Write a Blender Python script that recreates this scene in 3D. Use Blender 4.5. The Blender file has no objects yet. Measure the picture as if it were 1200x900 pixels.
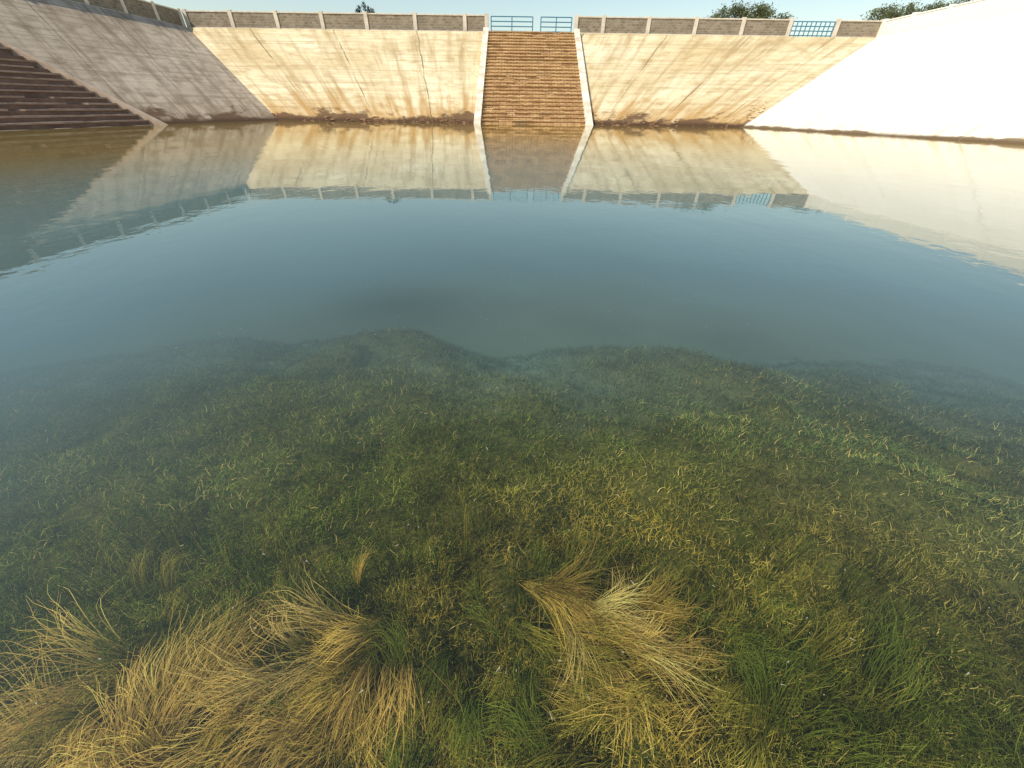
import bpy, bmesh, math, random
import numpy as np
from mathutils import Vector, Matrix, noise as mnoise
rng=np.random.default_rng(7); random.seed(7)
sc=bpy.context.scene
sc.view_settings.view_transform='Standard'; sc.view_settings.look='None'; sc.view_settings.exposure=0
D=bpy.data
H=7.89; FH=1.5

# ---------------- node helpers
class NT:
    def __init__(s,name):
        s.m=D.materials.new(name); s.m.use_nodes=True; s.t=s.m.node_tree; s.t.nodes.clear()
        s.out=s.n('ShaderNodeOutputMaterial')
    def n(s,typ,**kw):
        nd=s.t.nodes.new(typ)
        for k,v in kw.items(): setattr(nd,k,v)
        return nd
    def put(s,sock,v):
        if v is None: return
        if isinstance(v,bpy.types.NodeSocket): s.t.links.new(v,sock)
        else:
            if sock.type=='RGBA' and not isinstance(v,(int,float)) and len(v)==3: v=(*v,1)
            sock.default_value=v
    def math(s,op,a,b=None,c=None,clamp=False):
        nd=s.n('ShaderNodeMath',operation=op,use_clamp=clamp)
        s.put(nd.inputs[0],a); s.put(nd.inputs[1],b); s.put(nd.inputs[2],c); return nd.outputs[0]
    def mix(s,f,a,b,blend='MIX'):
        nd=s.n('ShaderNodeMix',data_type='RGBA',blend_type=blend)
        s.put(nd.inputs[0],f); s.put(nd.inputs[6],a); s.put(nd.inputs[7],b); return nd.outputs[2]
    def mapr(s,v,a,b,c=0,d=1,smooth=False):
        nd=s.n('ShaderNodeMapRange',clamp=True)
        if smooth: nd.interpolation_type='SMOOTHSTEP'
        for i,x in enumerate((v,a,b,c,d)): s.put(nd.inputs[i],x)
        return nd.outputs[0]
    def noise(s,vec,scale,detail=4,rough=.55,sc3=None):
        if sc3 is not None:
            mp=s.n('ShaderNodeMapping'); s.put(mp.inputs[0],vec); mp.inputs['Scale'].default_value=sc3; vec=mp.outputs[0]
        nd=s.n('ShaderNodeTexNoise'); s.put(nd.inputs['Vector'],vec); nd.inputs['Scale'].default_value=scale
        nd.inputs['Detail'].default_value=detail; nd.inputs['Roughness'].default_value=rough; return nd.outputs[0]
    def uv(s): return s.n('ShaderNodeTexCoord').outputs['UV']
    def pos(s): return s.n('ShaderNodeNewGeometry').outputs['Position']
    def sep(s,v):
        nd=s.n('ShaderNodeSeparateXYZ'); s.put(nd.inputs[0],v); return nd.outputs
    def bump(s,h,strength=.3,dist=.05):
        nd=s.n('ShaderNodeBump'); nd.inputs['Strength'].default_value=strength; nd.inputs['Distance'].default_value=dist
        s.put(nd.inputs['Height'],h); return nd.outputs[0]
    def principled(s,col,rough=.85,normal=None,metal=0,spec=.3):
        p=s.n('ShaderNodeBsdfPrincipled'); s.put(p.inputs['Base Color'],col); s.put(p.inputs['Roughness'],rough)
        p.inputs['Metallic'].default_value=metal; p.inputs['Specular IOR Level'].default_value=spec
        if normal is not None: s.put(p.inputs['Normal'],normal)
        s.t.links.new(p.outputs[0],s.out.inputs[0]); return p

# ---------------- materials
def bank_mat(name,base,light,dark,stain,stain_top,joint=5.1,dirt=.5,wetc=(.11,.06,.03),stain_amt=.8,wetw=1.0,jamt=.75,band=.32):
    n=NT(name); uv=n.uv(); x,y,_=n.sep(uv)
    big=n.noise(uv,.12,5,.6)
    mid=n.noise(uv,.9,6,.65)
    fine=n.noise(uv,9,5,.7)
    streak=n.noise(uv,1.0,5,.6,(1.6,.10,1))
    hstreak=n.noise(uv,1.0,5,.65,(.07,2.2,1))
    patch=n.noise(uv,.33,4,.6)
    c=n.mix(n.mapr(big,.35,.65),base,light)
    c=n.mix(n.math('MULTIPLY',n.mapr(mid,.48,.72),dirt),c,dark)
    c=n.mix(n.math('MULTIPLY',n.mapr(streak,.47,.68),dirt),c,dark)
    c=n.mix(n.math('MULTIPLY',n.mapr(hstreak,.48,.68),dirt*.7),c,dark)
    edge=n.math('ADD',y,n.math('MULTIPLY_ADD',streak,-14.0,7.0))
    edge=n.math('ADD',edge,n.math('MULTIPLY_ADD',mid,-5.0,2.5))
    st=n.mapr(edge,stain_top,stain_top*.1,0,1)
    c=n.mix(n.math('MULTIPLY',st,stain_amt),c,stain)
    e2=n.math('ADD',y,n.math('MULTIPLY',n.math('ADD',n.math('MULTIPLY_ADD',mid,-4.0,2.0),n.math('MULTIPLY_ADD',patch,-9.0,4.4)),wetw))
    wet=n.mapr(e2,1.4*wetw,.6*wetw)
    c=n.mix(n.math('MULTIPLY',wet,.9),c,wetc)
    c=n.mix(n.mapr(y,band+.3,band*.5,0,.92),c,tuple(v*.6 for v in wetc))
    wob=n.math('MULTIPLY_ADD',n.noise(uv,.35,3),.3,-.15)
    def line(co,per,w):
        f=n.math('FRACT',n.math('DIVIDE',n.math('ADD',co,wob),per))
        d=n.math('MULTIPLY',n.math('ABSOLUTE',n.math('SUBTRACT',f,.5)),per)
        return n.mapr(d,w,w*.4)
    j=n.math('MAXIMUM',line(x,joint,.06),n.math('MULTIPLY',line(y,4.3,.05),.45))
    jm=n.math('MULTIPLY',j,n.mapr(n.noise(uv,.3,3),.38,.62,.08,jamt))
    c=n.mix(jm,c,tuple(v*.35 for v in dark))
    c=n.mix(.35,c,n.mix(fine,(0,0,0),(1,1,1)),'SOFT_LIGHT')
    hgt=n.math('ADD',n.math('MULTIPLY',mid,.6),n.math('MULTIPLY',fine,.25))
    hgt=n.math('SUBTRACT',hgt,n.math('MULTIPLY',jm,.8))
    n.principled(c,.9,n.bump(hgt,.6,.07),spec=.2)
    return n.m
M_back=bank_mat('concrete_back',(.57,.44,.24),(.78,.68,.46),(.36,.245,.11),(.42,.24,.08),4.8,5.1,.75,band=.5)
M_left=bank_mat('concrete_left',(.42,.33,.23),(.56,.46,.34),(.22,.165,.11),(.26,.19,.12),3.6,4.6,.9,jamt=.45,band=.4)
M_right=bank_mat('concrete_right_glare',(.80,.73,.60),(.84,.78,.66),(.74,.64,.46),(.68,.54,.32),.5,6.3,.3,(.20,.13,.07),.5,.22,.3,.15)  # near-white base colour has the sunlit bank's overexposure painted in
M_front=bank_mat('concrete_front',(.5,.45,.36),(.56,.5,.4),(.35,.28,.18),(.35,.24,.12),3,5.1,.5)

def brick_mat(name,c1,c2,mortar,bw=.45,rh=.22,ms=.02,dirt=(.12,.09,.06),amt=.5):
    n=NT(name); uv=n.uv()
    b=n.n('ShaderNodeTexBrick'); n.put(b.inputs['Vector'],uv)
    n.put(b.inputs['Color1'],c1); n.put(b.inputs['Color2'],c2); n.put(b.inputs['Mortar'],mortar)
    b.inputs['Scale'].default_value=1; b.inputs['Mortar Size'].default_value=ms; b.inputs['Brick Width'].default_value=bw; b.inputs['Row Height'].default_value=rh
    mid=n.noise(uv,1.1,5,.65); fine=n.noise(uv,14,4,.7)
    c=n.mix(n.math('MULTIPLY',n.mapr(mid,.45,.72),amt),b.outputs[0],dirt)
    c=n.mix(.5,c,n.mix(fine,(0,0,0),(1,1,1)),'SOFT_LIGHT')
    n.principled(c,.9,n.bump(n.math('SUBTRACT',fine,b.outputs[1]),.5,.02),spec=.2)
    return n.m
M_brick=brick_mat('grey_brown_brick',(.20,.16,.11),(.32,.26,.19),(.34,.29,.22),dirt=(.12,.09,.06))
M_brick_glare=brick_mat('overexposed_brick',(.78,.74,.66),(.82,.78,.70),(.70,.66,.58),dirt=(.7,.64,.52),amt=.3)  # grey-brown brick painted near-white, blown-out sunlight put into the colour
M_step=brick_mat('step_brick',(.54,.34,.16),(.70,.48,.25),(.24,.14,.07),bw=.62,rh=.146,ms=.03,dirt=(.30,.16,.06),amt=.95)
def plain(name,c,c2,scale=3,rough=.8,metal=0,bs=.3):
    n=NT(name); p=n.pos(); f=n.noise(p,scale,6,.65)
    n.principled(n.mix(n.mapr(f,.38,.66),c,c2),rough,n.bump(f,bs,.02),metal); return n.m
M_post=plain('pale_post_render',(.70,.62,.50),(.52,.45,.35),2)
M_kerb=plain('pale_kerb_render',(.78,.72,.58),(.5,.40,.27),1.2)
M_kerb2=plain('worn_kerb_render',(.50,.38,.27),(.34,.24,.16),1.2)
M_nose=plain('step_nosing',(.70,.50,.27),(.38,.23,.10),1.5)
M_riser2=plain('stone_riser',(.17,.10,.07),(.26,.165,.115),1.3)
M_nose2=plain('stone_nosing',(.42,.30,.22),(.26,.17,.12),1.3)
M_blue=plain('blue_painted_steel',(.04,.17,.27),(.08,.24,.33),6,.45,.2,.05)
M_ground=plain('dry_earth',(.38,.28,.18),(.28,.21,.13),.4)
M_rub=plain('muddy_stone',(.13,.06,.03),(.26,.15,.08),2.5,.9,0,.8)
M_bark=plain('bark',(.12,.09,.06),(.07,.05,.035),5)

DEEP_HAZE=(.112,.185,.160)  # hazy tone of deep water, painted into weed and bed colours
def vcol_mat(name,transl=.3,absorb=True):
    n=NT(name); a=n.n('ShaderNodeAttribute',attribute_name='Col')
    col=a.outputs[0]
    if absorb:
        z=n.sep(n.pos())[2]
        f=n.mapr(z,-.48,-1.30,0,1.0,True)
        col=n.mix(f,col,DEEP_HAZE)  # water haze painted into the plant colour by depth
    d=n.n('ShaderNodeBsdfDiffuse'); n.put(d.inputs[0],col)
    t=n.n('ShaderNodeBsdfTranslucent'); n.put(t.inputs[0],col)
    m=n.n('ShaderNodeMixShader'); m.inputs[0].default_value=transl
    n.t.links.new(d.outputs[0],m.inputs[1]); n.t.links.new(t.outputs[0],m.inputs[2]); n.t.links.new(m.outputs[0],n.out.inputs[0])
    return n.m
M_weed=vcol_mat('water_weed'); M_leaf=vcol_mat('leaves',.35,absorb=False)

n=NT('weedy_silt'); p=n.pos(); z=n.sep(p)[2]
f=n.noise(p,3,6,.7); g=n.noise(p,40,5,.75)
c=n.mix(n.mapr(f,.4,.65),(.035,.045,.010),(.070,.072,.018))
c=n.mix(n.mapr(g,.45,.7),c,(.13,.12,.03))
c=n.mix(n.mapr(z,-.55,-1.30,0,1,True),c,DEEP_HAZE)  # bed colour fades to painted water haze with depth
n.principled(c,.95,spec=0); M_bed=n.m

# water
n=NT('murky_water'); p=n.pos(); x,y,z=n.sep(p)
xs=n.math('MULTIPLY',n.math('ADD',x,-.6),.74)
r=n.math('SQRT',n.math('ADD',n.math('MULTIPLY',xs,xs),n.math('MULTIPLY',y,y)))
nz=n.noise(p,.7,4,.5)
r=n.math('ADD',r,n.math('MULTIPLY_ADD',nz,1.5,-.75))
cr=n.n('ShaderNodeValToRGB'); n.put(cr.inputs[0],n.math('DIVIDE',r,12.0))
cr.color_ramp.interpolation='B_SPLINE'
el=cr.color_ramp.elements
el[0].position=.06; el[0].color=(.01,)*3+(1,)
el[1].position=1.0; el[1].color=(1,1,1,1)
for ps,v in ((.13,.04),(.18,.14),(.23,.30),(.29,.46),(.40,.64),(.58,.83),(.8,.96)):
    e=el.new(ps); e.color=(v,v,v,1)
haze=cr.outputs[0]  # underwater haze painted as surface colour, thicker with distance, no volume
def blob(cx,cy,sx,sy,amt):
    a=n.math('DIVIDE',n.math('SUBTRACT',x,cx),sx); b=n.math('DIVIDE',n.math('SUBTRACT',y,cy),sy)
    q=n.math('ADD',n.math('MULTIPLY',a,a),n.math('MULTIPLY',b,b))
    return n.math('SUBTRACT',1.0,n.math('MULTIPLY',n.math('EXPONENT',n.math('MULTIPLY',q,-1.0)),amt))
for b in ((-.98,2.95,.65,.5,.45),(2.6,1.4,1.0,.6,.25)):
    haze=n.math('MULTIPLY',haze,blob(*b))
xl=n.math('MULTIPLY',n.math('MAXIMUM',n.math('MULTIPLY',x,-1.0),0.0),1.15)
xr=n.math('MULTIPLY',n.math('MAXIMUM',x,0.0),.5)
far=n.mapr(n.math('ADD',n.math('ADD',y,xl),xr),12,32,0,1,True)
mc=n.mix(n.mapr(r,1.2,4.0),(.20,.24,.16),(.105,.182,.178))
mc=n.mix(far,mc,(.20,.15,.04))  # warm olive of the reflected banks painted into the far murk colour
w1=n.noise(p,1.0,3,.5,(1.3,.9,1)); w2=n.noise(p,6.0,3,.5,(1,1,1)); w3=n.noise(p,.16,2,.5)
amp=n.mapr(w3,.4,.6,.3,1)
hh=n.math('MULTIPLY',n.math('ADD',n.math('MULTIPLY',w1,1.0),n.math('MULTIPLY',w2,.16)),amp)
bm_=n.bump(hh,.12,.05)
dif=n.n('ShaderNodeBsdfDiffuse'); n.put(dif.inputs[0],mc)
tr=n.n('ShaderNodeBsdfTransparent'); n.put(tr.inputs[0],(.99,.99,.94))
m1=n.n('ShaderNodeMixShader'); n.put(m1.inputs[0],haze); n.t.links.new(tr.outputs[0],m1.inputs[1]); n.t.links.new(dif.outputs[0],m1.inputs[2])
gl=n.n('ShaderNodeBsdfGlossy'); gl.inputs['Roughness'].default_value=.008; n.put(gl.inputs['Color'],(1,.975,.92)); n.put(gl.inputs['Normal'],bm_)
fr=n.n('ShaderNodeFresnel'); fr.inputs[0].default_value=1.40; n.put(fr.inputs['Normal'],bm_)
bf=n.n('ShaderNodeNewGeometry').outputs['Backfacing']
ff=n.math('MULTIPLY',fr.outputs[0],n.math('SUBTRACT',1.0,bf))
m2=n.n('ShaderNodeMixShader'); n.t.links.new(ff,m2.inputs[0]); n.t.links.new(m1.outputs[0],m2.inputs[1]); n.t.links.new(gl.outputs[0],m2.inputs[2])
n.t.links.new(m2.outputs[0],n.out.inputs[0]); M_water=n.m

# ---------------- mesh helpers
def mesh_obj(name,verts,faces,mats,uvs=None,midx=None,smooth=False):
    me=D.meshes.new(name); me.from_pydata([tuple(v) for v in verts],[],faces)
    for m in mats: me.materials.append(m)
    if midx: me.polygons.foreach_set('material_index',midx)
    uvl=me.uv_layers.new(name='UVMap')
    if uvs: 
        flat=[c for fuv in uvs for q in fuv for c in q]; uvl.data.foreach_set('uv',flat)
    if smooth: me.polygons.foreach_set('use_smooth',[True]*len(me.polygons))
    me.update(); o=D.objects.new(name,me); sc.collection.objects.link(o); return o
class B:
    def __init__(s): s.v=[];s.f=[];s.uv=[];s.mi=[]
    def hexa(s,c,mi=0):
        i=len(s.v); s.v+= [Vector(q) for q in c]
        for f in ((3,2,1,0),(4,5,6,7),(0,1,5,4),(1,2,6,5),(2,3,7,6),(3,0,4,7)):
            s.quad([i+k for k in f],mi)
    def quad(s,idx,mi=0):
        P=[s.v[k] for k in idx]; nn=(P[2]-P[0]).cross(P[3]-P[1])
        ax,ay,az=abs(nn.x),abs(nn.y),abs(nn.z)
        if az>=max(ax,ay): u=[(p.x,p.y) for p in P]
        elif ay>=ax: u=[(p.x,p.z) for p in P]
        else: u=[(p.y,p.z) for p in P]
        s.f.append(tuple(idx)); s.uv.append(u); s.mi.append(mi)
    def obox(s,c,d,hl,ht,z0,z1,mi=0):
        c=Vector(c).to_2d(); d=Vector(d).normalized(); q=Vector((-d.y,d.x))
        P=[c-d*hl-q*ht,c+d*hl-q*ht,c+d*hl+q*ht,c-d*hl+q*ht]
        s.hexa([(p.x,p.y,z0) for p in P]+[(p.x,p.y,z1) for p in P],mi)
    def obj(s,name,mats,bev=0):
        o=mesh_obj(name,s.v,s.f,mats,s.uv,s.mi)
        if bev:
            md=o.modifiers.new('b','BEVEL'); md.width=bev; md.segments=2; md.limit_method='ANGLE'
        return o

# ---------------- banks
W=[(-21.5,42),(-27.0,24),(-31,-.3),(32,-.3),(28,24),(20.5,42)]
T=[(-36.5,57.3),(-37.3,28),(-41,-15.6),(43,-15.6),(40.6,28),(39.8,57.3)]
def bank(name,idx,mat):
    v=[];f=[];uv=[];u=0;us=[]
    for k,i in enumerate(idx):
        if k: u+=(Vector(W[i])-Vector(W[idx[k-1]])).length
        us.append(u)
    NV=16; NU=24
    def P(s,tv):
        seg=min(int(s),len(idx)-2); fr=s-seg
        w=Vector(W[idx[seg]]).lerp(Vector(W[idx[seg+1]]),fr); t=Vector(T[idx[seg]]).lerp(Vector(T[idx[seg+1]]),fr)
        q=w+(t-w)*tv
        wob=0 if (tv<0 or tv>.999) else .035*mnoise.noise(Vector((q.x*.25,q.y*.25,3)))
        return (q.x,q.y,tv*H+wob),(us[seg]+(us[seg+1]-us[seg])*fr, tv*17.2)
    tvs=[-.38]+[i/NV for i in range(NV+1)]
    ns=(len(idx)-1)*NU; uvv=[]
    for a in range(ns+1):
        for tv in tvs:
            p_,q=P(a/NU,tv); v.append(p_); uvv.append(q)
    R=len(tvs)
    for a in range(ns):
        for b in range(R-1):
            q=(a*R+b,(a+1)*R+b,(a+1)*R+b+1,a*R+b+1); f.append(q); uv.append([uvv[k] for k in q])
    return mesh_obj(name,v,f,[mat],uv,smooth=True)
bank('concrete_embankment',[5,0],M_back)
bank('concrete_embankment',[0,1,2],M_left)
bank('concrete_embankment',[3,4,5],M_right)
bank('concrete_embankment',[2,3],M_front)
def ringpts(off): 
    cx,cy=1.5,20.8; out=[]
    for a,b in T: out.append((a+math.copysign(off,a-cx),b+math.copysign(off,b-cy)))
    return out
f=[]
R0=[(a,b,H-.002) for a,b in T]; R1=[(a,b,H+.03) for a,b in ringpts(4)]; R2=[(a,b,H+.2) for a,b in ringpts(60)]; R3=[(a,b,H-1) for a,b in ringpts(2500)]
v=R0+R1+R2+R3
for k in range(3):
    for i in range(6): j=(i+1)%6; f.append((k*6+i,k*6+j,(k+1)*6+j,(k+1)*6+i))
mesh_obj('ground',v,f,[M_ground])
mesh_obj('water',[(-34,-1.2,0),(35,-1.2,0),(30,44,0),(-28,44,0)],[(0,1,2,3)],[M_water])

# ---------------- stairs
def stairs(name,O,along,up,width,nstep,rise,tread,mats,z0=-.58,kw=.6,kh=.62,kh2=.45,nt_=.052):
    b=B(); O=Vector(O); a=Vector(along).normalized(); u=Vector(up).normalized()
    def cell(s0,s1,za,zb,w0,w1,mi=0):
        P=[O+u*s0+a*w0,O+u*s0+a*w1,O+u*s1+a*w1,O+u*s1+a*w0]
        b.hexa([(p.x,p.y,za) for p in P]+[(p.x,p.y,zb) for p in P],mi)
    for i in range(nstep):
        zt=z0+(i+1)*rise; s=(z0+i*rise)/rise*tread
        jit=random.uniform(-.02,.02)
        cell(s+jit,s+tread+.3,zt-rise-.25,zt-nt_-.003,0,width)
        w=0
        while w<width-.01:
            w1=min(width,w+random.uniform(.6,1.5)); 
            if width-w1<.5: w1=width
            if random.random()>.07:
                cell(s-.07+random.uniform(-.03,.03),s+tread+.02,zt-nt_,zt+random.uniform(-.015,.012),w+.006,w1-.006,2)
            w=w1
    sl=rise/tread; s_end=z0/rise*tread+nstep*tread
    for w0 in (-kw-.02,width+.02):
        sa=z0/sl; za=z0-.1; sb=s_end; zb=s_end*sl-.1
        P=[O+u*sa+a*w0,O+u*sa+a*(w0+kw),O+u*sb+a*(w0+kw),O+u*sb+a*w0]
        hb=[za-.4,za-.4,zb-.4,zb-.4]; ht=[za+kh,za+kh,zb+kh2,zb+kh2]
        b.hexa([(p.x,p.y,h) for p,h in zip(P,hb)]+[(p.x,p.y,h) for p,h in zip(P,ht)],1)
    return b.obj(name,mats)
rise=.292; nst=29
stairs('brick_staircase',(-3.1,41.75),(1,0),(0,1),9.3,nst,rise,15.3/(H/rise),[M_step,M_kerb,M_nose])
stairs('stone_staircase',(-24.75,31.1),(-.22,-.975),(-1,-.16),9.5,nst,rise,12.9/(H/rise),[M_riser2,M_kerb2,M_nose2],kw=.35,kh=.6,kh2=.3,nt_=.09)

# ---------------- brick fences
def fence(name,pts,mats,skip=()):
    b=B()
    for i,p in enumerate(pts):
        d=Vector(pts[min(i+1,len(pts)-1)])-Vector(pts[max(i-1,0)])
        b.obox(p,d,.2,.2,H-.2,H+FH+.06,1)
    for i in range(len(pts)-1):
        if i in skip: continue
        p,q=Vector(pts[i]),Vector(pts[i+1]); L=(q-p).length; m=(p+q)/2
        b.obox(m,q-p,L/2-.205,.11,H-.2,H+FH-.16,0)
        b.obox(m,q-p,L/2-.205,.16,H+FH-.157,H+FH-.04,1)
        b.obox(m,q-p,L/2-.205,.15,H-.2,H+.12,1)
    return b.obj(name,mats,.012)
YB=57.9
fence('brick_fence_wall',[(x,YB) for x in (-36.6,-31.6,-26.6,-21.6,-16.7,-11.3,-5.8,-3.4)],[M_brick,M_post])
fence('brick_fence_wall',[(x,YB) for x in (6.5,9.5,14.5,19.7,24.9,30.1,35.3,40.2)],[M_brick,M_post],skip=(5,))
def side(i0,i1,i2,dx,n=15):
    a,b_,c=[Vector(T[i])+Vector((dx,0)) for i in (i0,i1,i2)]
    a.y=YB; out=[]
    for k in range(1,n+1):
        t=k/n*2; out.append(tuple(a.lerp(b_,t) if t<=1 else b_.lerp(c,t-1)))
    return [tuple(a+ (b_-a)*.012)]+out
fence('brick_fence_wall',side(0,1,2,-.6),[M_brick,M_post])
fence('brick_fence_wall',side(5,4,3,.45),[M_brick_glare,M_brick_glare])  # right run: overexposed glare painted into brick and post colour

def railing(name,x0,x1,y,n=5,rails=4,h=1.35):
    bm=bmesh.new()
    def tube(p,q,r):
        p,q=Vector(p),Vector(q); d=q-p; rot=d.to_track_quat('Z','Y').to_matrix().to_4x4()
        bmesh.ops.create_cone(bm,cap_ends=True,segments=10,radius1=r,radius2=r,depth=d.length,matrix=Matrix.Translation((p+q)/2)@rot)
    for i in range(n):
        xx=x0+(x1-x0)*i/(n-1); tube((xx,y,H-.05),(xx,y,H+h),.055)
    for k in range(rails):
        zz=H+.15+(h-.15)*k/(rails-1); tube((x0,y,zz),(x1,y,zz),.045)
    me=D.meshes.new(name); bm.to_mesh(me); bm.free(); me.materials.append(M_blue)
    o=D.objects.new(name,me); sc.collection.objects.link(o)
railing('metal_railing',-2.9,1.7,YB,3,4); railing('metal_railing',2.6,6.0,YB,3,4); railing('metal_railing',30.4,35.0,YB,10,4,1.3)

# ---------------- rubble
bm=bmesh.new()
for i in range(260):
    t=random.random()
    if t<.72:
        x=random.uniform(-21,20); 
        if random.random()<.6: x=random.choice([-17,-13,-9,-5.5,9,13])+random.gauss(0,1.0)
        y=41.8+random.uniform(-.2,.1) if -3.8<x<7 else 42+abs(random.gauss(0,.3))
        z=(y-42)*.515
    elif t<.90:
        k=random.random(); x=20.3+k*3.5+random.gauss(0,.3); y=42.3+k*3.2+random.gauss(0,.3); z=max(0,(y-42)*.5)
    else:
        x=-22.0+random.gauss(0,.4); y=42.3+abs(random.gauss(0,.4)); z=max(0,(y-42)*.5)
    s=random.uniform(.04,.14)*(1.6 if random.random()<.1 else 1)
    r=bmesh.ops.create_icosphere(bm,subdivisions=2,radius=s,matrix=Matrix.Translation((x,y,z-.03))@Matrix.Diagonal((1.6,1.1,.55,1)))
    o_=Vector((i*3.1,0,0))
    for vv in r['verts']:
        c=Vector((x,y,z)); d=vv.co-c; vv.co=c+d*(1+.7*mnoise.noise(d*3/s*.5+o_))
me=D.meshes.new('shoreline_rubble'); bm.to_mesh(me); bm.free(); me.materials.append(M_rub)
sc.collection.objects.link(D.objects.new('shoreline_rubble',me))

# ---------------- numpy value noise
def vnoise(x,y,seed=0):
    xi=np.floor(x).astype(np.int64); yi=np.floor(y).astype(np.int64); fx=x-xi; fy=y-yi
    fx=fx*fx*(3-2*fx); fy=fy*fy*(3-2*fy)
    def h(a,b):
        k=(a*374761393+b*668265263+seed*1442695041)&0xffffffff
        k=((k^(k>>13))*1274126177)&0xffffffff
        return ((k^(k>>16))&0xffff)/65535.0
    return (h(xi,yi)*(1-fx)+h(xi+1,yi)*fx)*(1-fy)+(h(xi,yi+1)*(1-fx)+h(xi+1,yi+1)*fx)*fy
def fbm(x,y,seed=0,o=3):
    s=0;a=.5;t=0
    for i in range(o): s=s+a*vnoise(x*2**i,y*2**i,seed+i*17); t+=a; a*=.5
    return s/t-.5
def canopy(x,y):
    z=-.13-.17*y-.020*y*y-.012*np.maximum(np.abs(x)-1.2,0)**1.5
    z=z-.10*np.maximum(y-2.6,0)+.45*fbm(x*.75+3,y*.75,71,2)*np.clip((y-1.8)/1.5,0,1)
    z=z+.16*fbm(x*1.6,y*1.6,1)+.17*fbm(x*4.5,y*4.5,5)+.05*fbm(x*14,y*14,9)
    z=z+.62*np.exp(-((x+1.25)**2/.55+(y-4.0)**2/.50))+.28*np.exp(-((x-1.6)**2/2.2+(y-3.7)**2/.7))+.18*np.exp(-((x+3.4)**2/2+(y-4.3)**2/.9))
    z=np.maximum(z,-1.5+.06*fbm(x,y,3))
    return np.minimum(z,-.05)
nx,ny=480,320
gx,gy=np.meshgrid(np.linspace(-16,16,nx),np.linspace(-.4,18,ny)**1.0); gz=canopy(gx,gy)-.03
V=np.stack([gx,gy,gz],-1).reshape(-1,3)
def np_mesh(name,V,F,mat,col=None,smooth=False):
    me=D.meshes.new(name); me.vertices.add(len(V)); me.vertices.foreach_set('co',V.astype(np.float32).ravel())
    nf=len(F); k=F.shape[1]
    me.loops.add(nf*k); me.loops.foreach_set('vertex_index',F.astype(np.int32).ravel())
    me.polygons.add(nf); me.polygons.foreach_set('loop_start',np.arange(0,nf*k,k,dtype=np.int32))
    if smooth: me.polygons.foreach_set('use_smooth',np.ones(nf,dtype=bool))
    me.materials.append(mat)
    me.update(calc_edges=True)
    if col is not None:
        a=me.color_attributes.new('Col','FLOAT_COLOR','POINT')
        c=np.ones((len(V),4),np.float32); c[:,:3]=col; a.data.foreach_set('color',c.ravel())
    o=D.objects.new(name,me); sc.collection.objects.link(o); return o
ii,jj=np.meshgrid(np.arange(nx-1),np.arange(ny-1)); q=(jj*nx+ii).ravel()
np_mesh('reservoir_bed',V,np.stack([q,q+1,q+nx+1,q+nx],1),M_bed,smooth=True)
def ribbons(P,width,side):
    N,S,_=P.shape
    if side.ndim==2: side=np.repeat(side[:,None,:],S,1)
    tp=np.linspace(1,.25,S)[None,:,None]
    off=side*width[:,None,None]*.5*tp
    V=np.stack([P-off,P+off],2).reshape(-1,3)
    b=(np.arange(N)[:,None]*S+np.arange(S-1)[None,:]).ravel()*2
    F=np.stack([b,b+1,b+3,b+2],1)
    return V,F
# short weed
N=370000
yy=.0+6.2*rng.random(N)**1.5
xx=(rng.random(N)*2-1)*(1.8+1.42*yy)
zz=canopy(xx,yy)
keep=(rng.random(N)<np.clip(1.05+2.2*fbm(xx*4,yy*4,31),.3,1))&(zz>-1.42)
xx,yy,zz=xx[keep],yy[keep],zz[keep]; N=len(xx)
L=(.018+.034*rng.random(N)**1.5)*(1+.14*yy)
fl=rng.random(N)*6.283
lean=.4+1.4*rng.random(N); cv=rng.normal(0,1.6,N)
S=4; P=np.zeros((N,S,3)); px,py=xx.copy(),yy.copy()
for k in range(S):
    t=k/(S-1)
    P[:,k,0]=px; P[:,k,1]=py; P[:,k,2]=zz-.015+L*(t-.3*lean*t*t)
    st=L*lean/(S-1)*(.6+.6*t); px=px+np.cos(fl+cv*t)*st; py=py+np.sin(fl+cv*t)*st
P[:,:,2]=np.minimum(P[:,:,2],-.012)
an=rng.random(N)*6.28; side_=np.stack([np.cos(an),np.sin(an),0*an],1)
wd=(.0019+.0019*rng.random(N))*(1+.2*yy)
V1,F1=ribbons(P,wd,side_)
g=np.array([.145,.195,.022]); o=np.array([.29,.225,.034]); b_=np.array([.50,.40,.12]); dk=np.array([.045,.055,.012]); te=np.array([.075,.135,.048])
a=np.clip(.42+2.4*fbm(xx*.8,yy*.8,21)+ (1.2-yy)*.5,0,1)[:,None]
c=g*(1-a)+o*a
far_=np.clip((yy-2.7)*.6,0,1)[:,None]; c=c*(1-far_)+np.array([.17,.145,.055])*far_
tq=np.clip((xx-1.0)*.35+(yy-1.0)*.12,0,.65)[:,None]*(1-far_*.6); c=c*(1-tq)+te*tq
s=rng.random(N)[:,None]; c=np.where(s<.11*(1-far_*.6),b_,c); c=np.where(s>.72,dk,c)
c=c*(.6+.8*rng.random(N)[:,None])*np.clip(1.0+1.8*fbm(xx*2.6,yy*2.6,41)+1.0*fbm(xx*9,yy*9,43),.35,1.7)[:,None]
np_mesh('aquatic_weed',V1,F1,M_weed,np.repeat(c,S*2,0))

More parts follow.
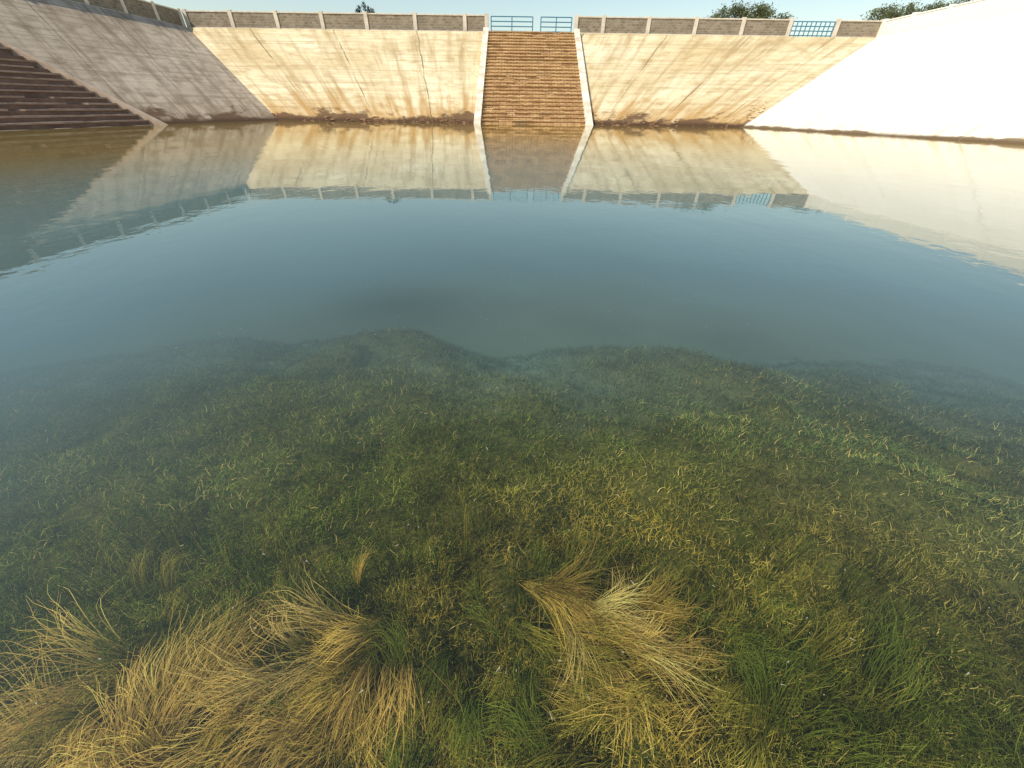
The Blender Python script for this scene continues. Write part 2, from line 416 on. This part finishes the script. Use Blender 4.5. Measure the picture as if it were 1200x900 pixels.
# long strands in combed locks
allP=[];allW=[];allC=[]
def tuft(x,y,dx,dy,L,n,sx,sy,curl,col,spread=.3,z0=-.16,fan=1.0,wd=.0022,per=38):
    N=n; d=math.atan2(dy,dx); nl=max(3,n//per)
    lex=rng.normal(0,1,nl); ley=rng.normal(0,1,nl); lan=rng.normal(0,spread,nl); lcu=rng.normal(0,.6,nl); lL=.55+.6*rng.random(nl); lC=.55+.7*rng.random(nl); lz=rng.random(nl)
    lid=rng.integers(0,nl,N)
    ex=lex[lid]+rng.normal(0,.25,N); ey=ley[lid]+rng.normal(0,.25,N)
    u=np.array([math.cos(d),math.sin(d)]); v=np.array([-u[1],u[0]])
    rx=x+u[0]*ex*sx+v[0]*ey*sy; ry=y+u[1]*ex*sx+v[1]*ey*sy
    ang=d+ey*fan*.35+lan[lid]+rng.normal(0,.15,N)
    Ln=L*lL[lid]*(.6+.5*rng.random(N)); cu=curl+lcu[lid]+rng.normal(0,.3,N)
    S=9; P=np.zeros((N,S,3)); px,py=rx.copy(),ry.copy()
    zt=-.025-.10*lz[lid]-.03*rng.random(N)
    ph=rng.random(N)*6.28; dr=rng.random(N)
    for k in range(S):
        t=k/(S-1)
        P[:,k,0]=px; P[:,k,1]=py
        P[:,k,2]=z0+(zt-z0)*math.sin(min(1,t*1.5)*1.5708)-max(0,t-.6)*.2*dr+.006*np.sin(ph+t*9)
        aa=ang+cu*t*1.3+.28*np.sin(ph+t*7)*t; st=Ln/(S-1)*(.55 if k==0 else 1)
        px=px+np.cos(aa)*st; py=py+np.sin(aa)*st
    P[:,:,2]=np.minimum(P[:,:,2],-.008)
    allP.append(P); allW.append(wd*(.6+.8*rng.random(N)))
    allC.append(np.clip(np.array(col)[None,:]*(.55+.75*rng.random(N)[:,None])*lC[lid][:,None],0.01,.85))
G1=(.74,.50,.13); G2=(.58,.42,.09); G3=(.34,.30,.05); G4=(.17,.21,.03); G5=(.84,.62,.20)
T_=[(-1.20,.36,-1,-.30,.40,520,.10,.09,.6,G1,.3),(-1.32,.22,-1,-.45,.38,420,.1,.09,.5,G5,.3),(-1.0,.17,-1,-.3,.35,320,.1,.05,.3,G1,.3),
(-1.32,.48,-1,-.1,.28,160,.12,.08,.6,G3,.4),
(-1.02,.26,-.12,1,.40,480,.04,.045,.10,G1,.12),(-.92,.22,.1,1,.20,150,.05,.05,.1,G2,.25),
(-.52,.58,-.80,-.70,.32,300,.08,.06,-.6,G2,.3),(-.66,.50,-.85,-.5,.34,360,.08,.06,-.6,G5,.25),(-.48,.44,-.6,-.8,.32,320,.06,.07,-.4,G2,.3),(-.72,.34,-.8,-.5,.30,360,.08,.07,-.3,G1,.3),
(-.42,.52,-.15,-1,.26,200,.03,.05,-.2,G1,.18),(-.58,.26,-.9,-.5,.28,320,.08,.07,-.3,G1,.35),
(-.22,.42,-.1,-1,.24,180,.05,.06,.1,G3,.3),(-.12,.38,.1,-1,.20,180,.08,.06,.1,G4,.4),
(.14,.72,.86,-.42,.28,180,.06,.035,.05,G2,.15),(.22,.68,.88,-.40,.28,220,.06,.035,.05,G1,.15),(.31,.63,.88,-.38,.28,220,.06,.035,.05,G5,.15),(.39,.58,.88,-.38,.28,220,.06,.035,.05,G5,.15),(.48,.52,.88,-.35,.28,220,.06,.035,.05,G1,.15),
(.36,.68,.95,-.1,.24,130,.08,.03,.1,G2,.25),(.50,.61,.95,-.1,.22,130,.08,.03,.1,G2,.25),
(.14,.52,.7,-.6,.28,220,.10,.07,.2,G3,.35),(.28,.44,.8,-.5,.28,240,.10,.07,.2,G2,.35),
(.66,.40,-.9,-.3,.30,300,.12,.07,.25,G3,.35),(.54,.32,-.9,-.3,.28,300,.12,.07,.2,G2,.35),(.34,.28,-.8,-.5,.26,260,.12,.07,.2,G3,.4),
(-.60,.78,.05,1,.12,50,.02,.02,.1,G2,.15),(-1.3,.70,-.3,.8,.18,120,.1,.06,.2,G3,.5),
(.95,.62,.6,.5,.18,70,.12,.08,.1,G3,.5),(1.2,.40,.4,.6,.2,260,.2,.1,.1,G4,.5),(.85,.28,.5,.5,.18,320,.2,.08,.1,G4,.5),(1.3,.25,-.4,.6,.2,320,.25,.1,.1,G4,.5),(.1,.25,-.4,.6,.18,300,.2,.06,.1,G4,.5),
(-.3,.26,-.3,.8,.2,300,.12,.07,.1,G4,.5),(-.75,.48,-.3,.8,.16,160,.1,.07,.1,G4,.5)]
for t in T_: tuft(*t)
for i in range(160):
    x=rng.uniform(-1.9,1.7); y=rng.uniform(.2,1.0)
    tuft(x,y,*rng.normal(0,1,2),rng.uniform(.05,.12),32,.06,.05,rng.normal(0,.6),[G3,G4,G4][i%3],.8,-.15-.14*y,per=4)
P=np.concatenate(allP); Wd=np.concatenate(allW); Cc=np.concatenate(allC)
tan=np.gradient(P,axis=1); sd=np.stack([-tan[...,1],tan[...,0],0*tan[...,0]],-1); sd/=np.linalg.norm(sd,axis=-1,keepdims=True)+1e-9
V2,F2=ribbons(P,Wd,sd); 
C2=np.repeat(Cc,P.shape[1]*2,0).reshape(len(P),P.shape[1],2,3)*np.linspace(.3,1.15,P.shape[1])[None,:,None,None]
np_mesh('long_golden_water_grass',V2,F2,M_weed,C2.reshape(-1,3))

N=340; fx=rng.normal(.3,1.6,N); fy=rng.uniform(.3,4,N)
P=np.zeros((N,2,3)); an=rng.random(N)*6.28; l=.002+.008*rng.random(N)**2
for k in (0,1): P[:,k,0]=fx+np.cos(an)*l*(k*2-1); P[:,k,1]=fy+np.sin(an)*l*(k*2-1); P[:,k,2]=.004
V3,F3=ribbons(P,.002+.0025*rng.random(N),np.stack([-np.sin(an),np.cos(an),0*an],1))
np_mesh('floating_debris',V3,F3,M_leaf,np.full((len(V3),3),.5)*np.array([1,.92,.75]))

# ---------------- trees
def tree(name,x,y,z0,h,rad,seed,nl=9000,leaf=.2):
    R=random.Random(seed); r2=np.random.default_rng(seed)
    bm=bmesh.new(); tips=[]
    def seg(p,q,ra,rb):
        d=q-p; rot=d.to_track_quat('Z','Y').to_matrix().to_4x4()
        bmesh.ops.create_cone(bm,cap_ends=True,segments=7,radius1=ra,radius2=rb,depth=d.length*1.04,matrix=Matrix.Translation((p+q)/2)@rot)
    def grow(p,d,l,r,lev):
        q=p
        for k in range(3):
            d=(d+Vector((R.gauss(0,.14),R.gauss(0,.14),.05))).normalized(); n_=q+d*l/3; seg(q,n_,r*(1-.15*k),r*(1-.15*(k+1))); q=n_
            if lev>=2: tips.append(q.copy())
        if lev<4:
            for k in range(R.choice((2,3,3))):
                dd=(d+Vector((R.gauss(0,.85),R.gauss(0,.85),R.gauss(.1,.3)))).normalized()
                grow(q,dd,l*.74,r*.55,lev+1)
    for k in range(4):
        a=k*1.57+R.random()
        grow(Vector((x+R.gauss(0,.15),y,z0)),Vector((math.cos(a)*.75,math.sin(a)*.75,1)).normalized(),h*.36,.16,0)
    P=np.array([tuple(t) for t in tips]); ex=np.abs(P[:,0]-x).max(); 
    me=D.meshes.new('trunk'); bm.to_mesh(me); bm.free(); me.materials.append(M_bark)
    e=D.objects.new(name,None); sc.collection.objects.link(e)
    t=D.objects.new('trunk_and_limbs',me); sc.collection.objects.link(t); t.parent=e
    k=r2.integers(0,len(P),nl); Q=P[k]+r2.normal(0,.28,(nl,3))*np.array([1,1,.7])
    dr=r2.normal(0,1,(nl,3)); dr[:,2]-=.4; dr/=np.linalg.norm(dr,axis=1,keepdims=True)
    ln=leaf*(.6+.8*r2.random(nl)); PP=np.stack([Q,Q+dr*ln[:,None]],1)
    sd=np.cross(dr,r2.normal(0,1,(nl,3))); sd/=np.linalg.norm(sd,axis=1,keepdims=True)
    V,F=ribbons(PP,ln*.45,sd)
    sh=(.5+.9*r2.random(len(P)))[k][:,None]
    C=np.array([.15,.17,.075])*sh*(.7+.6*r2.random((nl,1)))
    o=np_mesh('foliage',V,F,M_leaf,np.repeat(C,4,0)); o.parent=e
    return e,ex,P[:,2].max()
def place(name,x,y,h,rad,seed,nl=7000):
    e,ex,zt=tree(name,0,0,0,h,rad,seed,nl)
    e.scale=(rad/ex,rad/ex,h/(zt+.2)); e.location=(x,y,H)
place('acacia_tree',32.6,75,5.5,6.0,3)
place('acacia_tree',56.8,76,6.5,7.0,8)
N=1400; st=np.array([[-18.2,.0],[-17.9,.5],[-17.3,.9],[-16.9,.4],[-16.5,.1]])
k=rng.integers(0,5,N); hh=rng.random(N)
base=np.stack([st[k,0]+rng.normal(0,.10,N),60+rng.normal(0,.12,N),H+ (2.0+st[k,1]*.6)*hh],1)
dr=rng.normal(0,1,(N,3))*.6; dr[:,2]=np.abs(dr[:,2])+.5; dr/=np.linalg.norm(dr,axis=1,keepdims=True)
PP=np.stack([base,base+dr*.22],1); sd=np.cross(dr,rng.normal(0,1,(N,3))); sd/=np.linalg.norm(sd,axis=1,keepdims=True)
V,F=ribbons(PP,np.full(N,.07),sd)
np_mesh('spiky_shrub',V,F,M_leaf,np.full((len(V),3),1.)*np.array([.03,.035,.02]))

# ---------------- light
el_=math.radians(47); sv=Vector((-.60,-.42,0)).normalized()*math.cos(el_); sv.z=math.sin(el_)
w=D.worlds.new('World'); sc.world=w; w.use_nodes=True; nt=w.node_tree
bg=nt.nodes['Background']; sky=nt.nodes.new('ShaderNodeTexSky'); sky.sky_type='NISHITA'; sky.sun_disc=False
sky.sun_elevation=el_; sky.sun_rotation=math.atan2(sv.x,sv.y)%(2*math.pi); sky.air_density=1.5; sky.dust_density=.6; sky.ozone_density=1.6
nt.links.new(sky.outputs[0],bg.inputs[0]); bg.inputs[1].default_value=.15
sl=D.lights.new('sun','SUN'); sl.energy=5.0; sl.angle=math.radians(.5); sl.color=(1,.93,.79)
so=D.objects.new('sun',sl); sc.collection.objects.link(so); so.rotation_euler=sv.to_track_quat('Z','Y').to_euler()
# ---------------- camera
cd=D.cameras.new('camera'); co=D.objects.new('camera',cd); sc.collection.objects.link(co)
cd.sensor_fit='HORIZONTAL'; cd.sensor_width=36; cd.lens=13.5; cd.clip_start=.02; cd.clip_end=6000
Rm=Matrix.Rotation(math.radians(90-36),4,'X')@Matrix.Rotation(.0148,4,'Z')
co.matrix_world=Matrix.Translation((0,0,1.38))@Rm
sc.camera=co
